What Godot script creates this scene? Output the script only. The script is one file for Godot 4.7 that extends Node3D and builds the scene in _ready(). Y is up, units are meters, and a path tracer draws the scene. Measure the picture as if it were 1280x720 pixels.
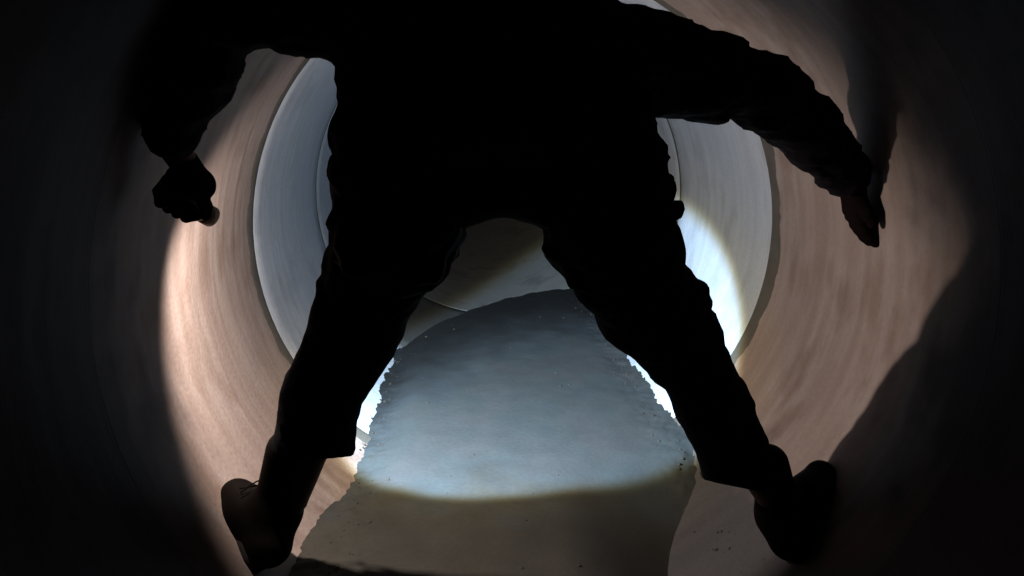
extends Node3D
# A person seen from behind, straddling the silt on the floor of a dark concrete pipe; the torch in the left hand is the only lamp.

const R := 0.9                                    # inner radius of the pipe, axis along z at y = R
const SILT := 0.213
const LENS := Vector3(-0.723, 1.117, -1.649)      # front of the torch
const BEAM := Vector3(0.464, -0.519, -0.718)      # where it points
const JOINT := -2.59                              # the joint ahead of the person
const PITCHLEN := 1.16                            # length of one pipe section
var names := {}
var wob := FastNoiseLite.new()
var fine := FastNoiseLite.new()

func numbered(n: String) -> String:
	names[n] = names.get(n, -1) + 1
	return n if names[n] == 0 else "%s_%03d" % [n, names[n]]

func tag(o: Node3D, label: String, category := "", group := "", kind := "") -> Node3D:
	if label != "": o.set_meta("label", label)
	if category != "": o.set_meta("category", category)
	if group != "": o.set_meta("group", group)
	if kind != "": o.set_meta("kind", kind)
	return o

func thing(called: String, at: Vector3, label: String, category: String) -> Node3D:
	var o := Node3D.new()
	o.name = numbered(called)
	o.position = at
	add_child(o)
	tag(o, label, category)
	return o

func put(called: String, mesh: Mesh, mat: Material, parent: Node3D, off := Vector3.ZERO) -> MeshInstance3D:
	var o := MeshInstance3D.new()
	o.name = called
	o.mesh = mesh
	o.material_override = mat
	o.position = off
	parent.add_child(o, true)
	return o

# ------------------------------------------------------------------ materials
func mat(c: Color, rough := 0.9, metal := 0.0) -> StandardMaterial3D:
	var m := StandardMaterial3D.new()
	m.albedo_color = c.linear_to_srgb()
	m.roughness = rough
	m.metallic = metal
	m.metallic_specular = 0.3
	return m

func noise(f: float, sd: int, oct := 4) -> FastNoiseLite:
	var n := FastNoiseLite.new()
	n.seed = sd
	n.frequency = f
	n.noise_type = FastNoiseLite.TYPE_SIMPLEX_SMOOTH
	n.fractal_octaves = oct
	return n

# spun concrete: u runs along the pipe, v round it
func concrete(base: Color, stain: Color, pale: Color, sd: int, streaks: float, grime := 0.0, darken := 0.0) -> StandardMaterial3D:
	var w := 384
	var h := 1024
	var im := Image.create(w, h, false, Image.FORMAT_RGB8)
	var hm := Image.create(w, h, false, Image.FORMAT_RGB8)
	var a := noise(1.0, sd, 5)
	var b := noise(1.0, sd + 7, 4)
	for y in h:
		var t := TAU * y / h
		var cx := cos(t)
		var sy := sin(t)
		for x in w:
			var z := PITCHLEN * x / w
			var st := a.get_noise_3d(cx * 0.9, sy * 0.9, z * 16.0)             # rings left by the spinning mould
			var blot := b.get_noise_3d(cx * 2.4, sy * 2.4, z * 2.6)            # broad damp blotches
			var drip := b.get_noise_3d(cx * 7.0 + 30.0, sy * 2.2, z * 9.0)    # runs that hang down the wall
			var grit := a.get_noise_3d(cx * 60.0, sy * 60.0, z * 60.0)
			var k := clampf(0.35 + st * 0.9 * streaks + blot * 0.9, 0, 1)
			var c := base.lerp(pale, k * 0.7)
			c = c.lerp(stain, clampf(blot * 1.5 + drip * 1.0 - 0.12, 0, 0.75))
			if grime > 0.0:                                                        # dried slime where water runs along the bottom
				var low := smoothstep(0.56, 0.66, -sy + 0.05 * drip + 0.03 * st)
				c = c.lerp(Color(0.055, 0.058, 0.053), low * grime)
			if darken > 0.0:                                                         # near-end shade put into the colour, plus a greyer band low on the right
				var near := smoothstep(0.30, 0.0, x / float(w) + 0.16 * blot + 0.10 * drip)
				c = c.lerp(Color(0.048, 0.040, 0.042), near * darken)
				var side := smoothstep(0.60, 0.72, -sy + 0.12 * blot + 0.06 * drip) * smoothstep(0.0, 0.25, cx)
				c = c.lerp(Color(0.050, 0.052, 0.056), side * darken)
			c *= 1.0 + grit * 0.10 + st * 0.12 * streaks
			c.a = 1.0
			im.set_pixel(x, y, c.linear_to_srgb())
			var e := clampf(0.5 + st * 0.45 * streaks + grit * 0.16 + drip * 0.1, 0, 1)
			hm.set_pixel(x, y, Color(e, e, e))
	var m := mat(Color.WHITE, 0.72)
	m.albedo_texture = ImageTexture.create_from_image(im)
	hm.bump_map_to_normal_map(1.8)
	m.normal_enabled = true
	m.normal_texture = ImageTexture.create_from_image(hm)
	m.normal_scale = 0.35
	return m

func grainy(c1: Color, c2: Color, scale: float, sd: int, rough := 0.9, bump := 0.6) -> StandardMaterial3D:
	var n := 512
	var im := Image.create(n, n, false, Image.FORMAT_RGB8)
	var hm := Image.create(n, n, false, Image.FORMAT_RGB8)
	var coarse := noise(0.008, sd, 4).get_seamless_image(n, n)
	var small := noise(0.07, sd + 3, 4).get_seamless_image(n, n)
	for y in n:
		for x in n:
			var a := coarse.get_pixel(x, y).r
			var b := small.get_pixel(x, y).r
			im.set_pixel(x, y, c1.lerp(c2, clampf(0.55 * a + 0.45 * b, 0, 1)).linear_to_srgb())
			var e := clampf(0.7 * b + 0.3 * a, 0, 1)
			hm.set_pixel(x, y, Color(e, e, e))
	hm.bump_map_to_normal_map(3.0)
	var m := mat(Color.WHITE, rough)
	m.albedo_texture = ImageTexture.create_from_image(im)
	m.normal_enabled = true
	m.normal_texture = ImageTexture.create_from_image(hm)
	m.normal_scale = bump
	m.uv1_triplanar = true
	m.uv1_world_triplanar = true
	m.uv1_scale = Vector3.ONE * scale
	return m

# ------------------------------------------------------------------ distance field and surface nets
class Field:
	var o: Vector3
	var c: float
	var nx: int
	var ny: int
	var nz: int
	var d: PackedFloat32Array

	func _init(lo: Vector3, hi: Vector3, cell: float):
		o = lo
		c = cell
		nx = int(ceil((hi.x - lo.x) / c)) + 1
		ny = int(ceil((hi.y - lo.y) / c)) + 1
		nz = int(ceil((hi.z - lo.z) / c)) + 1
		d.resize(nx * ny * nz)
		d.fill(0.2)

	func span(lo: Vector3, hi: Vector3) -> Array:
		return [maxi(0, int((lo.x - o.x) / c)), mini(nx - 1, int((hi.x - o.x) / c) + 1), maxi(0, int((lo.y - o.y) / c)), mini(ny - 1, int((hi.y - o.y) / c) + 1), maxi(0, int((lo.z - o.z) / c)), mini(nz - 1, int((hi.z - o.z) / c) + 1)]

	func bone(a: Vector3, b: Vector3, ra: float, rb: float, k: float):
		var pad := Vector3.ONE * (maxf(ra, rb) + k + 2.0 * c)
		var s := span(a.min(b) - pad, a.max(b) + pad)
		var ba := b - a
		var inv := 1.0 / maxf(ba.length_squared(), 1e-9)
		for z in range(s[4], s[5] + 1):
			for y in range(s[2], s[3] + 1):
				var at := (z * ny + y) * nx + int(s[0])
				for x in range(s[0], s[1] + 1):
					var p := o + Vector3(x, y, z) * c - a
					var t := clampf(p.dot(ba) * inv, 0.0, 1.0)
					var e := (p - ba * t).length() - ra - (rb - ra) * t
					var f := d[at]
					var h := maxf(k - absf(e - f), 0.0)
					d[at] = minf(e, f) - h * h / (4.0 * k)
					at += 1

	func carve(a: Vector3, r: float, k: float):                       # a smooth hollow
		var pad := Vector3.ONE * (r + k + 2.0 * c)
		var s := span(a - pad, a + pad)
		for z in range(s[4], s[5] + 1):
			for y in range(s[2], s[3] + 1):
				for x in range(s[0], s[1] + 1):
					var at := (z * ny + y) * nx + x
					var e := r - (o + Vector3(x, y, z) * c - a).length()
					var h := maxf(k - absf(e - d[at]), 0.0)
					d[at] = maxf(e, d[at]) + h * h / (4.0 * k)

	func below(a: Vector3, n: Vector3, r: float):                     # cut off what lies under the plane, within r of a
		var s := span(a - Vector3.ONE * r, a + Vector3.ONE * r)
		for z in range(s[4], s[5] + 1):
			for y in range(s[2], s[3] + 1):
				for x in range(s[0], s[1] + 1):
					var p := o + Vector3(x, y, z) * c - a
					if p.length() < r:
						var at := (z * ny + y) * nx + x
						d[at] = maxf(d[at], -p.dot(n))

	func ripple(n: FastNoiseLite, amount: float, stretch := Vector3.ONE):
		var at := 0
		for z in nz:
			for y in ny:
				for x in nx:
					if absf(d[at]) < 0.045:
						d[at] += amount * n.get_noise_3dv((o + Vector3(x, y, z) * c) * stretch)
					at += 1

	func add_to(out: Array):                                          # out: [positions, normals, indices]
		var vs: PackedVector3Array = out[0]
		var ns: PackedVector3Array = out[1]
		var ix: PackedInt32Array = out[2]
		var cell := PackedInt32Array()
		cell.resize(nx * ny * nz)
		cell.fill(-1)
		var sy := nx
		var sz := nx * ny
		for z in nz - 1:
			for y in ny - 1:
				for x in nx - 1:
					var at := z * sz + y * sy + x
					var v0 := d[at]
					if absf(v0) > 3.0 * c: continue
					var v := [v0, d[at + 1], d[at + sy], d[at + sy + 1], d[at + sz], d[at + sz + 1], d[at + sz + sy], d[at + sz + sy + 1]]
					var m := 0
					for k in 8:
						if v[k] < 0.0: m |= 1 << k
					if m == 0 or m == 255: continue
					var sum := Vector3.ZERO
					var n := 0
					for k in 8:
						for ax in 3:
							var bit := 1 << ax
							if k & bit: continue
							var l := k | bit
							if (v[k] < 0.0) != (v[l] < 0.0):
								var p := Vector3(k & 1, (k >> 1) & 1, k >> 2)
								p[ax] = v[k] / (v[k] - v[l])
								sum += p
								n += 1
					cell[at] = vs.size()
					vs.append(o + (Vector3(x, y, z) + sum / n) * c)
					var g := Vector3(v[1] + v[3] + v[5] + v[7] - v[0] - v[2] - v[4] - v[6], v[2] + v[3] + v[6] + v[7] - v[0] - v[1] - v[4] - v[5], v[4] + v[5] + v[6] + v[7] - v[0] - v[1] - v[2] - v[3])
					ns.append(g.normalized())
		var st := [1, sy, sz]
		for z in range(1, nz - 1):
			for y in range(1, ny - 1):
				for x in range(1, nx - 1):
					var at := z * sz + y * sy + x
					if cell[at] < 0: continue
					for ax in 3:
						var inside := d[at] < 0.0
						if inside == (d[at + st[ax]] < 0.0): continue
						var u: int = st[(ax + 1) % 3]
						var w: int = st[(ax + 2) % 3]
						var q := [cell[at], cell[at - u], cell[at - u - w], cell[at - w]]
						if q.min() < 0: continue
						if inside: q.reverse()
						ix.append_array(PackedInt32Array([q[0], q[1], q[2], q[0], q[2], q[3]]))
		out[0] = vs
		out[1] = ns
		out[2] = ix

func blank() -> Array:
	return [PackedVector3Array(), PackedVector3Array(), PackedInt32Array()]

func built(out: Array, about := Vector3.ZERO) -> ArrayMesh:
	var a := []
	a.resize(Mesh.ARRAY_MAX)
	var v: PackedVector3Array = out[0]
	for i in v.size(): v[i] -= about
	a[Mesh.ARRAY_VERTEX] = v
	a[Mesh.ARRAY_NORMAL] = out[1]
	a[Mesh.ARRAY_INDEX] = out[2]
	var m := ArrayMesh.new()
	m.add_surface_from_arrays(Mesh.PRIMITIVE_TRIANGLES, a)
	return m

func field_mesh(bones: Array, k: float, cell: float, about: Vector3) -> ArrayMesh:
	var lo := Vector3.ONE * 99
	var hi := -lo
	for b in bones:
		var r := Vector3.ONE * (maxf(b[2], b[3]) + 0.03)
		lo = lo.min((b[0] as Vector3).min(b[1]) - r)
		hi = hi.max((b[0] as Vector3).max(b[1]) + r)
	var f := Field.new(lo, hi, cell)
	for b in bones: f.bone(b[0], b[1], b[2], b[3], k)
	var out := blank()
	f.add_to(out)
	return built(out, about)

# ------------------------------------------------------------------ swept shapes
func lathe(profile: Array, axis: Vector3, at: Vector3, seg := 32) -> ArrayMesh:   # profile: [along, radius]
	var st := SurfaceTool.new()
	st.begin(Mesh.PRIMITIVE_TRIANGLES)
	var u := axis.cross(Vector3.UP).normalized()
	var w := axis.cross(u).normalized()
	for i in profile.size() - 1:
		for j in seg:
			var q := []
			for c in [[i, j], [i + 1, j], [i + 1, j + 1], [i, j + 1]]:
				var t: float = TAU * c[1] / seg
				q.append(at + axis * profile[c[0]][0] + (u * cos(t) + w * sin(t)) * profile[c[0]][1])
			for k in [0, 1, 2, 0, 2, 3]: st.add_vertex(q[k])
	st.generate_normals()
	return st.commit()

func tube(path: Array, rad: Array, seg := 6) -> ArrayMesh:
	var st := SurfaceTool.new()
	st.begin(Mesh.PRIMITIVE_TRIANGLES)
	st.set_smooth_group(0)
	var rings := []
	for i in path.size():
		var dir: Vector3 = (path[mini(i + 1, path.size() - 1)] - path[maxi(i - 1, 0)]).normalized()
		var u := dir.cross(Vector3(0.31, 0.9, 0.2)).normalized()
		var w := dir.cross(u)
		var ring := []
		for j in seg: ring.append(path[i] + (u * cos(TAU * j / seg) + w * sin(TAU * j / seg)) * rad[i])
		rings.append(ring)
	for i in path.size() - 1:
		for j in seg:
			var l := (j + 1) % seg
			for p in [rings[i][j], rings[i + 1][j], rings[i + 1][l], rings[i][j], rings[i + 1][l], rings[i][l]]: st.add_vertex(p)
	for j in range(1, seg - 1):
		for p in [rings[0][0], rings[0][j], rings[0][j + 1]]: st.add_vertex(p)
		var e: Array = rings[-1]
		for p in [e[0], e[j + 1], e[j]]: st.add_vertex(p)
	st.generate_normals()
	return st.commit()

func curve(pts: Array, n: int) -> Array:
	var c := Curve3D.new()
	for i in pts.size():
		var t: Vector3 = (pts[mini(i + 1, pts.size() - 1)] - pts[maxi(i - 1, 0)]) / 6.0
		c.add_point(pts[i], -t, t)
	var out := []
	for i in n + 1: out.append(c.sample(0, 0) if pts.size() < 2 else c.samplef((pts.size() - 1) * float(i) / n))
	return out

# ------------------------------------------------------------------ the pipe
# where the axis of a section has got to, z metres on, when the whole section turns by that angle up and to the left
func bent(z: float, bend: float) -> Transform3D:
	if bend == 0.0: return Transform3D(Basis.IDENTITY, Vector3(0, 0, -z))
	var b := Vector3(-0.45, 0.89, 0).normalized()
	var a := bend * z / PITCHLEN
	var rho := PITCHLEN / bend
	return Transform3D(Basis(Vector3.FORWARD.cross(b).normalized(), a), b * rho * (1.0 - cos(a)) + Vector3.FORWARD * rho * sin(a))

func pipe_section(sd: int, bend := 0.0, tight := false) -> ArrayMesh:      # from z = 0 back to z = -PITCHLEN, axis through the origin
	var st := SurfaceTool.new()
	st.begin(Mesh.PRIMITIVE_TRIANGLES)
	var n := noise(1.3, sd, 3)
	var g := 0.004 if not tight else 0.0002
	var l := PITCHLEN
	var prof := [[g, R + 0.11, 1], [g, R + 0.010, 1], [g + 0.003, R + 0.004, 1], [g + 0.010, R, 0]]
	for i in range(1, 12): prof.append([g + 0.010 + (l - 2 * g - 0.020) * i / 12.0, R, 0])
	prof += [[l - g - 0.010, R, 0], [l - g - 0.003, R + 0.004, 1], [l - g, R + 0.010, 1], [l - g, R + 0.11, 1], [g, R + 0.11, 1]]
	if tight:
		for k in [1, 2, -4, -3]:
			prof[k][1] = R
			prof[k][2] = 0
	var seg := 144
	for i in prof.size() - 1:
		st.set_smooth_group(0 if prof[i][2] + prof[i + 1][2] < 2 else -1)
		for j in seg:
			var q := []
			var uv := []
			for c in [[i, j], [i, j + 1], [i + 1, j + 1], [i + 1, j]]:
				var t: float = TAU * (c[1] % seg) / seg
				var z: float = prof[c[0]][0]
				var r: float = prof[c[0]][1]
				if r < R + 0.05: r += 0.004 * sin(PI * z / l) * n.get_noise_3d(cos(t) * 1.6, sin(t) * 1.6, z * 1.5) + (0.006 * maxf(0, n.get_noise_3d(cos(t) * 9.0, sin(t) * 9.0, z * 4.0)) if prof[c[0]][2] == 1 and not tight else 0.0)
				q.append(bent(z, bend) * Vector3(cos(t) * r, sin(t) * r, 0))
				uv.append(Vector2(z / l, float(c[1]) / seg))
			for k in [0, 1, 2, 0, 2, 3]:
				st.set_uv(uv[k])
				st.add_vertex(q[k])
	st.generate_normals()
	st.generate_tangents()
	return st.commit()

# mortar pressed into a joint and smeared over the near edge: a ring whose width and edges are uneven
func mortar(w0: float, w_right: float, rag: float, sd: int) -> ArrayMesh:
	var st := SurfaceTool.new()
	st.begin(Mesh.PRIMITIVE_TRIANGLES)
	st.set_smooth_group(0)
	var n := noise(1.0, sd, 4)
	var seg := 360
	var cols := [[-0.25, 0.03], [-0.2, 0.001], [-0.1, -0.0010], [0.2, -0.0016], [0.55, -0.0016], [0.85, -0.0012], [1.0, 0.0012]]
	var f := func(c: int, j: int) -> Vector3:
		var t := TAU * (j % seg) / seg
		var side := smoothstep(-0.2, 0.9, cos(t))
		var w := lerpf(w0, w_right, side) * (1.0 + rag * n.get_noise_2d(cos(t) * 5.0 + 9.0, sin(t) * 5.0))
		w += rag * 0.012 * n.get_noise_2d(cos(t) * 22.0, sin(t) * 22.0)
		var r: float = R + cols[c][1] + 0.0008 * n.get_noise_3d(cos(t) * 14.0, sin(t) * 14.0, cols[c][0] * 2.0)
		return Vector3(cos(t) * r, sin(t) * r, cols[c][0] * w if cols[c][0] > 0 else cols[c][0] * 0.05)
	for c in cols.size() - 1:
		for j in seg:
			var q := [f.call(c, j), f.call(c, j + 1), f.call(c + 1, j + 1), f.call(c + 1, j)]
			for k in [0, 2, 1, 0, 3, 2]: st.add_vertex(q[k])
	st.generate_normals()
	return st.commit()

func silt_end(x: float) -> float:
	return -3.62 - 0.95 * (x + 0.52) - 0.32 * sin((x + 0.52) * 2.6) - 0.05 * wob.get_noise_1d(x * 5.0)

func silt_height(x: float, z: float) -> float:
	var h := SILT + 0.006 * wob.get_noise_2d(x * 1.6, z * 1.2) + 0.0012 * fine.get_noise_2d(x * 9.0, z * 9.0) + 0.0005 * fine.get_noise_2d(x * 40.0, z * 40.0)
	var edge := smoothstep(0.40, 0.53, absf(x))
	h += edge * (0.016 * wob.get_noise_2d(x * 2.0 + 40.0, z * 2.0) + 0.009 * fine.get_noise_2d(x * 6.0 + 5.0, z * 7.0) + 0.007 * fine.get_noise_2d(x * 24.0, z * 26.0) - 0.002)
	h += 0.05 * smoothstep(-0.3, -0.6, x) * smoothstep(-2.1, -1.7, z) - 0.20 * smoothstep(0.05, 0.5, x) * smoothstep(-2.35, -1.7, z)           # washed lower along the near right side
	var past := silt_end(x) - z                                                # at the far end the bank falls to bare pipe
	h -= 0.027 * smoothstep(-0.38, -0.50, x) * smoothstep(-1.95, -2.25, z)
	h -= 0.012 * smoothstep(-0.5, 0.0, past) + 0.24 * smoothstep(0.0, 0.12, past)
	return h

func silt_mesh() -> ArrayMesh:
	var st := SurfaceTool.new()
	st.begin(Mesh.PRIMITIVE_TRIANGLES)
	st.set_smooth_group(0)
	var zs := []
	var z := 4.6
	while z > -5.6:
		zs.append(z)
		z -= 0.012 if z < -1.4 else 0.06
	var n := 104
	var pts := []
	for zz in zs:
		var row := PackedVector3Array()
		for i in n + 1:
			var x := lerpf(-0.62, 0.62, float(i) / n)
			row.append(Vector3(x, silt_height(x, zz), zz))
		pts.append(row)
	for i in zs.size():
		for j in n + 1:
			var p: Vector3 = pts[i][j]
			var far_shade := smoothstep(-1.35, -0.30, silt_end(p.x) - p.z + 0.18 * wob.get_noise_2d(p.x * 4.0, p.z * 4.0))   # shade towards the far end, put into the silt colour
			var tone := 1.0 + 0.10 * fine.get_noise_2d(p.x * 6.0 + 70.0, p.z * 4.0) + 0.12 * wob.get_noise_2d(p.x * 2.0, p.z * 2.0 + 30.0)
			var beam_tint := smoothstep(-1.85, -2.35, p.z + 0.25 * wob.get_noise_2d(p.x * 3.0 + 9.0, p.z * 3.0))       # warm surround and cool beam core put into the silt colour
			st.set_color(Color(0.90, 0.80, 0.64).lerp(Color(0.94, 1.07, 1.14), beam_tint) * (tone * lerpf(1.0, 0.20, far_shade)))
			st.add_vertex(p)
	for i in zs.size() - 1:
		for j in n:
			var a := i * (n + 1) + j
			for k in [a, a + n + 1, a + n + 2, a, a + n + 2, a + 1]: st.add_index(k)
	st.generate_normals()
	return st.commit()

func wall_y(x: float) -> float:
	return R - sqrt(maxf(0.0, R * R - x * x))

# ------------------------------------------------------------------ the person
func make_person():
	var about := Vector3(-0.1, 0.24, -1.6)
	var person := thing("person", about, "person in a dark padded jacket, wide trousers and boots, straddling the silt with a torch", "person")
	var skin := grainy(Color(0.13, 0.075, 0.055), Color(0.17, 0.10, 0.075), 9.0, 41, 0.6, 0.3)
	var cloth := grainy(Color(0.007, 0.0062, 0.008), Color(0.012, 0.0105, 0.013), 7.0, 42, 0.85, 0.8)
	var denim := grainy(Color(0.005, 0.005, 0.007), Color(0.009, 0.0085, 0.011), 11.0, 43, 0.95, 0.8)
	var leather := grainy(Color(0.0025, 0.0020, 0.0018), Color(0.0045, 0.0034, 0.0028), 10.0, 44, 0.6, 0.6)
	var rubber := mat(Color(0.012, 0.011, 0.011), 0.8)
	for m in [cloth, denim, leather]: m.metallic_specular = 0.12

	# the body: one continuous surface, coarse for trunk and limbs, fine for head and hands
	var out := blank()
	var f := Field.new(Vector3(-0.86, 0.3, -2.0), Vector3(0.87, 1.62, -1.24), 0.014)
	for b in [
		[Vector3(-0.22, 1.25, -1.43), Vector3(0.02, 1.25, -1.43), 0.09, 0.09],
		[Vector3(-0.11, 1.30, -1.45), Vector3(-0.11, 1.42, -1.5), 0.11, 0.14],
		[Vector3(-0.28, 1.44, -1.52), Vector3(0.06, 1.44, -1.52), 0.09, 0.09],
		[Vector3(-0.095, 1.48, -1.55), Vector3(-0.087, 1.59, -1.60), 0.062, 0.055],
		[Vector3(-0.32, 1.48, -1.51), Vector3(-0.570, 1.515, -1.42), 0.062, 0.045],
		[Vector3(-0.570, 1.515, -1.42), Vector3(-0.748, 1.270, -1.535), 0.045, 0.028],
		[Vector3(0.10, 1.43, -1.53), Vector3(0.470, 1.384, -1.69), 0.065, 0.046],
		[Vector3(0.470, 1.384, -1.69), Vector3(0.810, 1.152, -1.905), 0.046, 0.028],
		[Vector3(-0.29, 1.18, -1.43), Vector3(-0.425, 0.895, -1.58), 0.085, 0.062],
		[Vector3(-0.425, 0.895, -1.58), Vector3(-0.60, 0.45, -1.640), 0.058, 0.036],
		[Vector3(0.06, 1.17, -1.43), Vector3(0.26, 0.86, -1.60), 0.085, 0.062],
		[Vector3(0.26, 0.86, -1.60), Vector3(0.565, 0.40, -1.675), 0.058, 0.036]]:
		f.bone(b[0], b[1], b[2], b[3], 0.05)
	f.add_to(out)
	# head, bent forward and down, facing along the pipe
	var hc := Vector3(-0.086, 1.655, -1.625)
	var fw := Vector3(0.0, -0.30, -0.954)
	var upw := Vector3(0.0, 0.954, -0.30)
	var sd := Vector3(1, 0, 0)
	var h := Field.new(hc - Vector3(0.13, 0.17, 0.16), hc + Vector3(0.13, 0.14, 0.15), 0.005)
	h.bone(hc + upw * 0.012 - fw * 0.015, hc + upw * 0.02 + fw * 0.02, 0.083, 0.078, 0.03)
	h.bone(hc - upw * 0.045 + fw * 0.045, hc - upw * 0.085 + fw * 0.062, 0.052, 0.030, 0.04)
	h.bone(hc - upw * 0.04 - fw * 0.02, hc - upw * 0.13 - fw * 0.03, 0.052, 0.055, 0.03)
	for s in [-1.0, 1.0]:
		h.carve(hc + fw * 0.098 + sd * s * 0.032 - upw * 0.004, 0.017, 0.012)
		h.bone(hc + fw * 0.080 + sd * s * 0.032 - upw * 0.004, hc + fw * 0.081 + sd * s * 0.0325 - upw * 0.004, 0.0125, 0.0125, 0.004)
		h.bone(hc + fw * 0.088 + sd * s * 0.018 + upw * 0.016, hc + fw * 0.078 + sd * s * 0.046 + upw * 0.014, 0.009, 0.008, 0.012)
		h.bone(hc - fw * 0.008 + sd * s * 0.080 + upw * 0.012, hc + fw * 0.002 + sd * s * 0.078 - upw * 0.030, 0.014, 0.010, 0.006)
	h.bone(hc + fw * 0.093 + upw * 0.004, hc + fw * 0.113 - upw * 0.036, 0.009, 0.013, 0.012)
	h.bone(hc + fw * 0.093 + sd * -0.018 - upw * 0.062, hc + fw * 0.093 + sd * 0.018 - upw * 0.062, 0.008, 0.008, 0.005)
	h.bone(hc + fw * 0.091 + sd * -0.015 - upw * 0.073, hc + fw * 0.091 + sd * 0.015 - upw * 0.073, 0.008, 0.008, 0.005)
	h.add_to(out)
	# left hand closed round the torch
	var a := BEAM.normalized()
	var bc := LENS - a * 0.092
	var wrist := Vector3(-0.748, 1.27, -1.535)
	var u := (wrist - bc)
	u = (u - a * u.dot(a)).normalized()
	var v := a.cross(u)
	var g := Field.new(bc - Vector3.ONE * 0.10, bc + Vector3(0.11, 0.15, 0.12), 0.0032)
	var rb := 0.0165
	g.bone(wrist, bc + u * 0.052 + v * 0.018, 0.027, 0.026, 0.02)
	for i in 4:
		var s: float = [0.034, 0.011, -0.012, -0.034][i]
		var fr: float = [0.0095, 0.0098, 0.0093, 0.0082][i]
		var reach: float = [250.0, 262.0, 255.0, 235.0][i]
		var knuckle := bc + a * s + u * (rb + 0.020) - v * 0.016
		g.bone(bc + u * 0.050 + v * 0.018 + a * s * 0.4, knuckle, 0.021, 0.0125, 0.012)
		var last := knuckle
		var steps := [48.0, 118.0, 190.0, reach]
		for j in steps.size():
			var t := deg_to_rad(steps[j])
			var q := bc + a * (s + 0.0015 * j) + (u * cos(t) - v * sin(t)) * (rb + fr * (1.25 if j == 0 else 1.02))
			g.bone(last, q, fr * (1.12 - 0.06 * j), fr * (1.06 - 0.06 * j), 0.004)
			last = q
	var tb := bc + u * 0.040 + v * 0.026 + a * 0.006
	var tm := bc + u * 0.022 + v * 0.034 + a * 0.034
	g.bone(bc + u * 0.060 + v * 0.022, tb, 0.020, 0.0150, 0.010)
	g.bone(tb, tm, 0.0140, 0.0115, 0.005)
	g.bone(tm, bc + u * 0.004 + v * 0.029 + a * 0.052, 0.0115, 0.0090, 0.004)
	g.add_to(out)
	var go := blank()
	for i in g.d.size(): g.d[i] -= 0.0018
	g.below(bc + (wrist - bc) * 0.86, (bc - wrist).normalized(), 0.2)
	g.add_to(go)
	# right hand, fingers down, braced on the wall
	var w2 := Vector3(0.810, 1.152, -1.905)
	var fd := Vector3(0.34, -0.90, -0.28).normalized()
	var pn := Vector3(0.97, 0.22, 0.05)
	pn = (pn - fd * pn.dot(fd)).normalized()
	var td := fd.cross(pn)
	var r := Field.new(Vector3(0.74, 0.90, -2.06), Vector3(0.96, 1.21, -1.80), 0.0034)
	var pc := w2 + fd * 0.055
	r.bone(w2 - fd * 0.02, w2 + fd * 0.015, 0.028, 0.027, 0.02)
	for i in 4:
		var s: float = [0.030, 0.010, -0.011, -0.031][i]
		var len: float = [0.074, 0.082, 0.076, 0.060][i]
		var fr: float = [0.0092, 0.0096, 0.0090, 0.0080][i]
		var k0 := w2 + fd * (0.098 - absf(s) * 0.25) + td * s
		var spread := td * s * 0.7
		r.bone(w2 + fd * 0.02 + td * s * 0.5, k0, 0.0175, 0.0130, 0.012)
		var k1 := k0 + fd * len * 0.46 + spread * 0.4 + pn * 0.004
		var k2 := k0 + fd * len * 0.76 + spread * 0.7 + pn * 0.013
		var k3 := k0 + fd * len * 0.98 + spread * 0.9 + pn * 0.024
		r.bone(k0, k1, fr * 1.12, fr * 1.04, 0.005)
		r.bone(k1, k2, fr * 1.04, fr * 0.96, 0.003)
		r.bone(k2, k3, fr * 0.96, fr * 0.82, 0.003)
	var t0 := w2 + fd * 0.030 + td * 0.030
	var t1 := t0 + fd * 0.032 + td * 0.026 + pn * 0.008
	r.bone(w2 + fd * 0.015 + td * 0.012, t0, 0.019, 0.0150, 0.010)
	r.bone(t0, t1, 0.0140, 0.0112, 0.005)
	r.bone(t1, t1 + fd * 0.030 + td * 0.008 + pn * 0.008, 0.0112, 0.0088, 0.004)
	r.add_to(out)
	var gr := blank()
	for i in r.d.size(): r.d[i] -= 0.006
	r.below(w2, fd, 0.2)
	r.add_to(gr)
	put("body", built(out, about), skin, person)
	var hand_shade := grainy(Color(0.005, 0.0035, 0.0032), Color(0.008, 0.0055, 0.005), 16.0, 50, 0.95, 0.9)  # near black, so the shade on the hands is in the colour
	hand_shade.metallic_specular = 0.05
	put("added_glove", built(go, about), hand_shade, person)  # added over a bare hand to darken it as if shaded
	put("added_glove", built(gr, about), hand_shade, person)  # the same added cover on the right hand

	# padded jacket with sleeves
	var jk := Field.new(Vector3(-0.84, 0.95, -2.00), Vector3(0.88, 1.68, -1.24), 0.0105)
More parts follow.
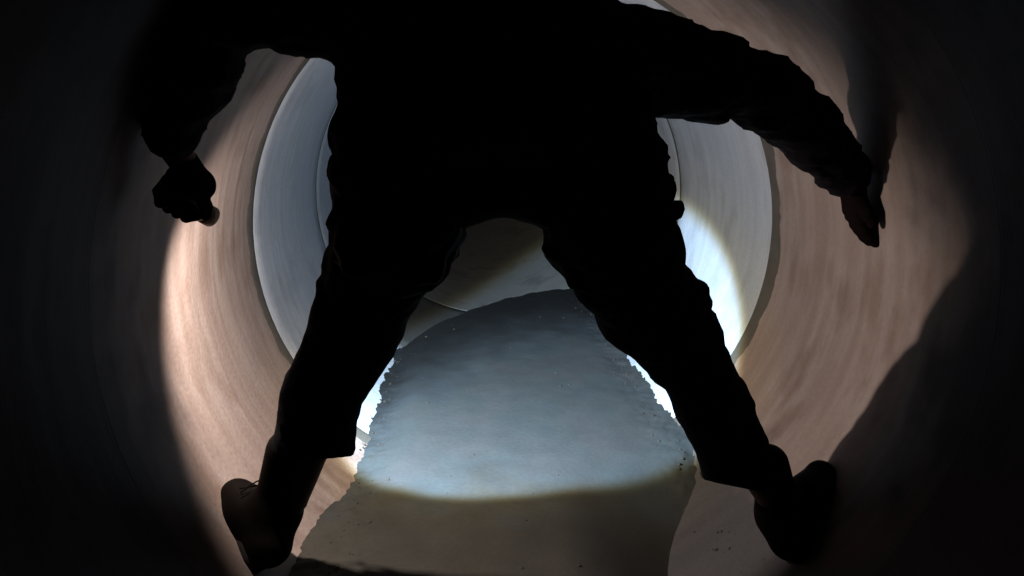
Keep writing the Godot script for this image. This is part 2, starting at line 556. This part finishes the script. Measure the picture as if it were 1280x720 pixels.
	for b in [
		[Vector3(-0.294, 1.480, -1.470), Vector3(-0.304, 1.252, -1.430), 0.112, 0.116],
		[Vector3(-0.304, 1.252, -1.430), Vector3(-0.316, 1.117, -1.430), 0.116, 0.122],
		[Vector3(0.040, 1.392, -1.470), Vector3(0.052, 1.250, -1.430), 0.118, 0.121],
		[Vector3(0.052, 1.250, -1.430), Vector3(0.085, 1.121, -1.430), 0.121, 0.128],
		[Vector3(-0.168, 1.484, -1.510), Vector3(-0.160, 1.360, -1.450), 0.130, 0.126],
		[Vector3(-0.047, 1.484, -1.510), Vector3(-0.060, 1.360, -1.450), 0.130, 0.126],
		[Vector3(-0.330, 1.520, -1.510), Vector3(-0.455, 1.520, -1.45), 0.088, 0.076],
		[Vector3(-0.455, 1.520, -1.45), Vector3(-0.570, 1.520, -1.42), 0.076, 0.068],
		[Vector3(-0.570, 1.520, -1.42), Vector3(-0.680, 1.400, -1.468), 0.066, 0.056],
		[Vector3(-0.680, 1.400, -1.468), Vector3(-0.748, 1.296, -1.520), 0.056, 0.046],
		[Vector3(0.114, 1.432, -1.530), Vector3(0.325, 1.408, -1.620), 0.108, 0.080],
		[Vector3(0.325, 1.408, -1.620), Vector3(0.476, 1.382, -1.700), 0.080, 0.076],
		[Vector3(0.476, 1.382, -1.700), Vector3(0.640, 1.292, -1.808), 0.074, 0.068],
		[Vector3(0.640, 1.292, -1.808), Vector3(0.792, 1.172, -1.895), 0.070, 0.058],
		[Vector3(-0.19, 1.56, -1.56), Vector3(0.01, 1.56, -1.56), 0.075, 0.075]]:
		jk.bone(b[0], b[1], b[2], b[3], 0.045)
	jk.ripple(noise(9.0, 61, 2), 0.016, Vector3(0.55, 1.5, 0.8))
	jk.ripple(noise(24.0, 62, 2), 0.008, Vector3(0.8, 1.3, 1.0))
	for b in [[Vector3(0.223, 1.146, -1.45), 0.016], [Vector3(0.205, 1.20, -1.45), 0.012], [Vector3(-0.412, 1.390, -1.48), 0.014], [Vector3(-0.425, 1.235, -1.44), 0.014]]:
		jk.bone(b[0], b[0] + Vector3(0, 0.012, 0.01), b[1], b[1], 0.012)
	var jo := blank()
	jk.add_to(jo)
	var jacket := put("jacket", built(jo, about), cloth, person)
	# a drawcord looped above the right shoulder
	var cord := curve([Vector3(0.285, 1.508, -1.60), Vector3(0.252, 1.536, -1.585), Vector3(0.226, 1.562, -1.575), Vector3(0.190, 1.600, -1.565), Vector3(0.12, 1.630, -1.565), Vector3(0.03, 1.60, -1.57)], 20)
	var cr := []
	for i in cord.size(): cr.append(0.0085)
	put("drawcord", tube(cord, cr, 8), cloth, jacket)

	# wide trousers, open at the hem
	var tr := Field.new(Vector3(-0.70, 0.34, -1.84), Vector3(0.66, 1.26, -1.28), 0.0105)
	for b in [
		[Vector3(-0.305, 1.165, -1.430), Vector3(-0.362, 1.030, -1.518), 0.102, 0.101],
		[Vector3(-0.364, 1.026, -1.526), Vector3(-0.416, 0.906, -1.555), 0.103, 0.090],
		[Vector3(-0.416, 0.906, -1.548), Vector3(-0.493, 0.752, -1.568), 0.090, 0.080],
		[Vector3(-0.493, 0.752, -1.568), Vector3(-0.560, 0.488, -1.608), 0.080, 0.096],
		[Vector3(-0.385, 0.980, -1.566), Vector3(-0.405, 0.945, -1.568), 0.092, 0.090],  # knee bulge added to stop torch light leaking past the thigh
		[Vector3(0.073, 1.155, -1.430), Vector3(0.125, 1.058, -1.470), 0.113, 0.112],
		[Vector3(0.125, 1.058, -1.470), Vector3(0.209, 0.934, -1.560), 0.112, 0.105],
		[Vector3(0.209, 0.934, -1.560), Vector3(0.302, 0.812, -1.630), 0.104, 0.091],
		[Vector3(0.302, 0.812, -1.630), Vector3(0.410, 0.635, -1.680), 0.091, 0.083],
		[Vector3(0.410, 0.635, -1.680), Vector3(0.524, 0.365, -1.690), 0.083, 0.102],
		[Vector3(-0.27, 1.185, -1.43), Vector3(-0.12, 1.25, -1.43), 0.088, 0.088],
		[Vector3(-0.12, 1.25, -1.43), Vector3(0.035, 1.18, -1.43), 0.088, 0.088]]:
		tr.bone(b[0], b[1], b[2], b[3], 0.030)
	tr.ripple(noise(5.0, 71, 2), 0.014, Vector3(1.0, 0.7, 1.0))
	tr.ripple(noise(15.0, 72, 2), 0.0055, Vector3(0.8, 1.3, 1.0))
	for b in [[Vector3(-0.474, 0.996, -1.53), 0.019], [Vector3(-0.468, 0.974, -1.53), 0.015], [Vector3(0.298, 0.964, -1.56), 0.024], [Vector3(0.315, 0.935, -1.565), 0.018]]:
		tr.bone(b[0], b[0] + Vector3(0.012, 0, 0.01), b[1], b[1], 0.010)
	tr.below(Vector3(-0.548, 0.576, -1.62), Vector3(0.03, 1, -0.40).normalized(), 0.22)
	tr.below(Vector3(0.491, 0.425, -1.69), Vector3(0.22, 1, -0.40).normalized(), 0.22)
	tr.carve(Vector3(-0.548, 0.568, -1.615), 0.068, 0.006)
	tr.carve(Vector3(0.496, 0.416, -1.692), 0.068, 0.006)
	var to := blank()
	tr.add_to(to)
	put("trousers", built(to, about), denim, person)

	# hair
	var hr := Field.new(hc - Vector3(0.13, 0.12, 0.14), hc + Vector3(0.13, 0.14, 0.16), 0.006)
	hr.bone(hc + upw * 0.022 - fw * 0.024, hc + upw * 0.032 + fw * 0.016, 0.087, 0.080, 0.02)
	hr.bone(hc - upw * 0.02 - fw * 0.045, hc - upw * 0.07 - fw * 0.04, 0.062, 0.050, 0.02)
	hr.ripple(noise(60.0, 81, 2), 0.008)
	hr.carve(hc + fw * 0.12 - upw * 0.045, 0.115, 0.01)
	var ho := blank()
	hr.add_to(ho)
	put("hair", built(ho, about), grainy(Color(0.012, 0.009, 0.007), Color(0.02, 0.015, 0.012), 20.0, 45, 0.6, 0.8), person)

	# boots: soles flat on the curved wall, toes turned out
	boot(person, about, Vector3(-0.596, 0.585, -1.625), Vector3(-0.640, 0.425, -1.650), Vector3(-0.655, 0.355, -1.610), Vector3(-0.748, 0.430, -1.715), leather, rubber, true)
	boot(person, about, Vector3(0.550, 0.490, -1.675), Vector3(0.600, 0.340, -1.690), Vector3(0.615, 0.292, -1.650), Vector3(0.735, 0.405, -1.765), leather, rubber, false)

func boot(person: Node3D, about: Vector3, top: Vector3, ankle: Vector3, heel: Vector3, toe: Vector3, leather: Material, rubber: Material, loose: bool):
	var mid := heel.lerp(toe, 0.6)
	var n := (Vector3(0, R, 0) - Vector3(mid.x, mid.y, 0)).normalized()
	var ball := heel.lerp(toe, 0.72)
	var b := put("boot", field_mesh([
		[top, ankle, 0.050, 0.053], [ankle, heel + n * 0.01, 0.052, 0.046], [ankle, mid + n * 0.025, 0.052, 0.046],
		[heel, mid, 0.044, 0.046], [mid, ball, 0.048, 0.047], [ball, toe, 0.047, 0.041]], 0.03, 0.007, about), leather, person)
	var fwd := (toe - heel).normalized()
	var down := -n * 0.034
	put("sole", field_mesh([
		[heel + down - fwd * 0.006, mid + down, 0.036, 0.033], [mid + down, ball + down, 0.034, 0.040], [ball + down, toe + down + fwd * 0.006, 0.040, 0.033]], 0.02, 0.007, about), rubber, b)
	var rng := RandomNumberGenerator.new()
	rng.seed = 5 if loose else 6
	var tied := ankle.lerp(mid, 0.35) + n * 0.055
	for i in 5:                                                        # crossed laces over the instep
		var p := ankle.lerp(mid, 0.15 + 0.2 * i) + n * (0.062 - 0.004 * i)
		var across := n.cross(fwd).normalized() * 0.026
		put("lace", tube(curve([p - across - n * 0.012, p + n * 0.004 + fwd * 0.004, p + across - n * 0.012 + fwd * 0.012], 8), [0.003, 0.003, 0.003, 0.003, 0.003, 0.003, 0.003, 0.003, 0.003], 5), leather, b, -about)
	for i in (7 if loose else 3):                                      # loose ends that stick up
		var s := Vector3(-1 if loose else 1, 0, 0)
		var p0 := tied + Vector3(rng.randf_range(-0.01, 0.01), rng.randf_range(0.0, 0.03), rng.randf_range(-0.01, 0.01))
		var l := rng.randf_range(0.05, 0.10)
		var p1 := p0 + s * l * 0.5 + Vector3(0, rng.randf_range(0.005, 0.028), 0.0)
		var p2 := p0 + s * l + Vector3(0, rng.randf_range(-0.03, 0.012), rng.randf_range(-0.01, 0.02))
		var rad := []
		for k in 9: rad.append(0.0024 - 0.0001 * k)
		put("lace", tube(curve([p0, p1, p2], 8), rad, 5), leather, b, -about)

# ------------------------------------------------------------------ the torch
func make_torch():
	var a := BEAM.normalized()
	var t := thing("flashlight", LENS - a * 0.14, "small metal torch with a lit lens, gripped in the person's left hand", "flashlight")
	var off := LENS - t.position
	var black := mat(Color(0.03, 0.03, 0.032), 0.45, 0.3)
	var steel := mat(Color(0.34, 0.27, 0.21), 0.5, 0.3)
	var prof := [[-0.142, 0.0], [-0.142, 0.011], [-0.140, 0.0135], [-0.126, 0.0145], [-0.124, 0.0155]]
	for i in 14:
		prof.append([-0.122 + i * 0.005, 0.0158])
		prof.append([-0.1195 + i * 0.005, 0.0148])
	prof += [[-0.048, 0.0160], [-0.046, 0.0160]]
	put("barrel", lathe(prof, a, off), black, t)
	put("head", lathe([[-0.046, 0.0160], [-0.038, 0.0195], [-0.030, 0.0215], [-0.0285, 0.0205], [-0.0265, 0.0205], [-0.025, 0.0222], [-0.004, 0.0226], [-0.002, 0.0218], [-0.002, 0.0195], [-0.010, 0.0180]], a, off), steel, t)
	put("tail_switch", lathe([[-0.148, 0.0], [-0.148, 0.006], [-0.146, 0.0075], [-0.141, 0.0075]], a, off), mat(Color(0.02, 0.02, 0.02), 0.9), t)
	var glow := mat(Color(0.9, 0.9, 0.9), 0.3)
	glow.emission_enabled = true
	glow.emission = Color(1.0, 0.97, 0.92)
	glow.emission_energy_multiplier = 2.0
	put("lens", lathe([[-0.0105, 0.0], [-0.0100, 0.0178]], a, off), glow, t)
	# its light: a wide warm spill, a cool bright core and the yellow fringe round the core
	for l in [["spill_light", Color(1.0, 0.92, 0.87), 69.5, 0.40, 1.75], ["core_light", Color(0.61, 0.79, 1.0), 27.2, 0.18, 15.8], ["fringe_light", Color(1.0, 0.94, 0.60), 28.0, 0.16, 5.5], ["halo_light", Color(1.0, 0.84, 0.32), 38.0, 0.9, 1.5]]:
		var s := SpotLight3D.new()
		s.name = l[0]
		s.light_color = l[1]
		s.light_energy = l[4]
		s.spot_angle = l[2]
		s.spot_angle_attenuation = l[3]
		s.spot_range = 30.0
		s.spot_attenuation = 2.0
		s.light_size = 0.019
		s.shadow_enabled = true
		t.add_child(s)
		s.look_at_from_position(t.position + off + a * 0.004, t.position + off + a, Vector3.UP)

func _ready():
	# camera
	var cam := Camera3D.new()
	cam.name = "camera"
	cam.fov = 41.5
	cam.near = 0.02
	cam.far = 200.0
	cam.position = Vector3(-0.193, 1.35, 0)
	cam.rotation = Vector3(-0.236, -0.066, 0)
	add_child(cam)
	cam.current = true
	# sky: dim dusk blue added beyond the unseen pipe mouth for faint blue fill
	var we := WorldEnvironment.new()
	we.name = "world_environment"
	var env := Environment.new()
	env.background_mode = Environment.BG_SKY
	var sky := Sky.new()
	var sm := ProceduralSkyMaterial.new()
	sm.sky_top_color = Color(0.10, 0.12, 0.22)
	sm.sky_horizon_color = Color(0.20, 0.21, 0.30)
	sm.ground_bottom_color = Color(0.03, 0.03, 0.04)
	sm.ground_horizon_color = Color(0.20, 0.21, 0.30)
	sm.sun_angle_max = 1.0
	sky.sky_material = sm
	env.sky = sky
	env.background_energy_multiplier = 0.6
	env.tonemap_mode = Environment.TONE_MAPPER_LINEAR
	env.tonemap_exposure = 1.0
	env.sdfgi_enabled = true
	env.ssao_enabled = true
	env.ssil_enabled = true
	we.environment = env
	add_child(we)

	wob = noise(1.0, 11, 3)
	fine = noise(1.0, 12, 4)

	# the pipe: one ring-shaped section after another
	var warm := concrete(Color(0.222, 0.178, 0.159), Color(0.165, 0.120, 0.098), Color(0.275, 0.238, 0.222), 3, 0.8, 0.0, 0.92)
	var cool := concrete(Color(0.345, 0.395, 0.45), Color(0.28, 0.32, 0.37), Color(0.405, 0.455, 0.51), 5, 0.5)
	var slimy := concrete(Color(0.345, 0.395, 0.45), Color(0.28, 0.32, 0.37), Color(0.405, 0.455, 0.51), 6, 0.5, 0.95)
	var damp := concrete(Color(0.045, 0.038, 0.040), Color(0.03, 0.025, 0.026), Color(0.065, 0.056, 0.06), 9, 1.0)  # same wall made darker: shade of the unlit near end put into the colour
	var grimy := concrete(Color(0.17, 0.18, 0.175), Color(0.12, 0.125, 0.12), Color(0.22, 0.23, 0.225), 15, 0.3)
	var pipe := Node3D.new()
	pipe.name = "pipe"
	pipe.position = Vector3(0, R, 0)
	add_child(pipe)
	tag(pipe, "long round concrete pipe that surrounds the person, jointed every metre or so", "", "", "structure")
	var shapes := [pipe_section(21), pipe_section(22)]
	var snug := pipe_section(23, 0.0, true)
	var curved := pipe_section(24, 0.15, true)
	var grout := grainy(Color(0.060, 0.056, 0.048), Color(0.105, 0.10, 0.088), 3.0, 46, 0.95, 0.8)
	var seams := [mortar(0.065, 0.078, 0.5, 31), mortar(0.016, 0.020, 0.35, 32)]
	for i in range(-6, 2):
		var z := JOINT - PITCHLEN * i
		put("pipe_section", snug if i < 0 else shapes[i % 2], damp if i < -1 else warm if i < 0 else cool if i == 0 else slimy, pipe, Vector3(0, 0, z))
		if i >= 0: put("mortar_joint", seams[0 if i == 0 else 1], grout, pipe, Vector3(0, 0, z))
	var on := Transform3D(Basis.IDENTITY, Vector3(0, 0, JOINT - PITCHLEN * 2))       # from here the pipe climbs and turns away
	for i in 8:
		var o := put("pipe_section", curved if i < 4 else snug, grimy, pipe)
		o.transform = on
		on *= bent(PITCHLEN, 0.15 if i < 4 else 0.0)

	# silt on the floor
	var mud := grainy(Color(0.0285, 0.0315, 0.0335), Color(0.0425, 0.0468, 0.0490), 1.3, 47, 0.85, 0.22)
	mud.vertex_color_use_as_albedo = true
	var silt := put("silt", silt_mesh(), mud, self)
	tag(silt, "flat bed of dried brown grey silt along the bottom of the pipe", "", "", "structure")
	# crumbs of silt, thickest along both edges
	var mm := MultiMesh.new()
	mm.transform_format = MultiMesh.TRANSFORM_3D
	var lump := SphereMesh.new()
	lump.radius = 1.0
	lump.height = 1.5
	lump.radial_segments = 7
	lump.rings = 4
	mm.mesh = lump
	var rng := RandomNumberGenerator.new()
	rng.seed = 77
	var spots := []
	for i in 620:
		var z := rng.randf_range(-4.6, -1.2)
		var x := rng.randf_range(-0.5, 0.5)
		if i > 140: x = signf(x) * rng.randfn(0.515, 0.022)
		if z < silt_end(x) + 0.02: continue
		var y := maxf(silt_height(x, z), wall_y(x))
		var s := 0.0022 + 0.006 * pow(rng.randf(), 4.0)
		spots.append(Transform3D(Basis.from_euler(Vector3(rng.randf() * 6, rng.randf() * 6, rng.randf() * 6)).scaled(Vector3(s, s * 0.7, s * rng.randf_range(0.8, 1.4))), Vector3(x, y, z)))
	mm.instance_count = spots.size()
	for i in spots.size(): mm.set_instance_transform(i, spots[i])
	var crumbs := MultiMeshInstance3D.new()
	crumbs.name = "silt_crumbs"
	crumbs.multimesh = mm
	crumbs.material_override = grainy(Color(0.026, 0.025, 0.022), Color(0.042, 0.040, 0.036), 30.0, 48, 0.95, 0.5)
	add_child(crumbs)
	tag(crumbs, "small crumbs of dried silt scattered along the edges of the bed", "crumbs", "", "stuff")

	make_person()
	make_torch()
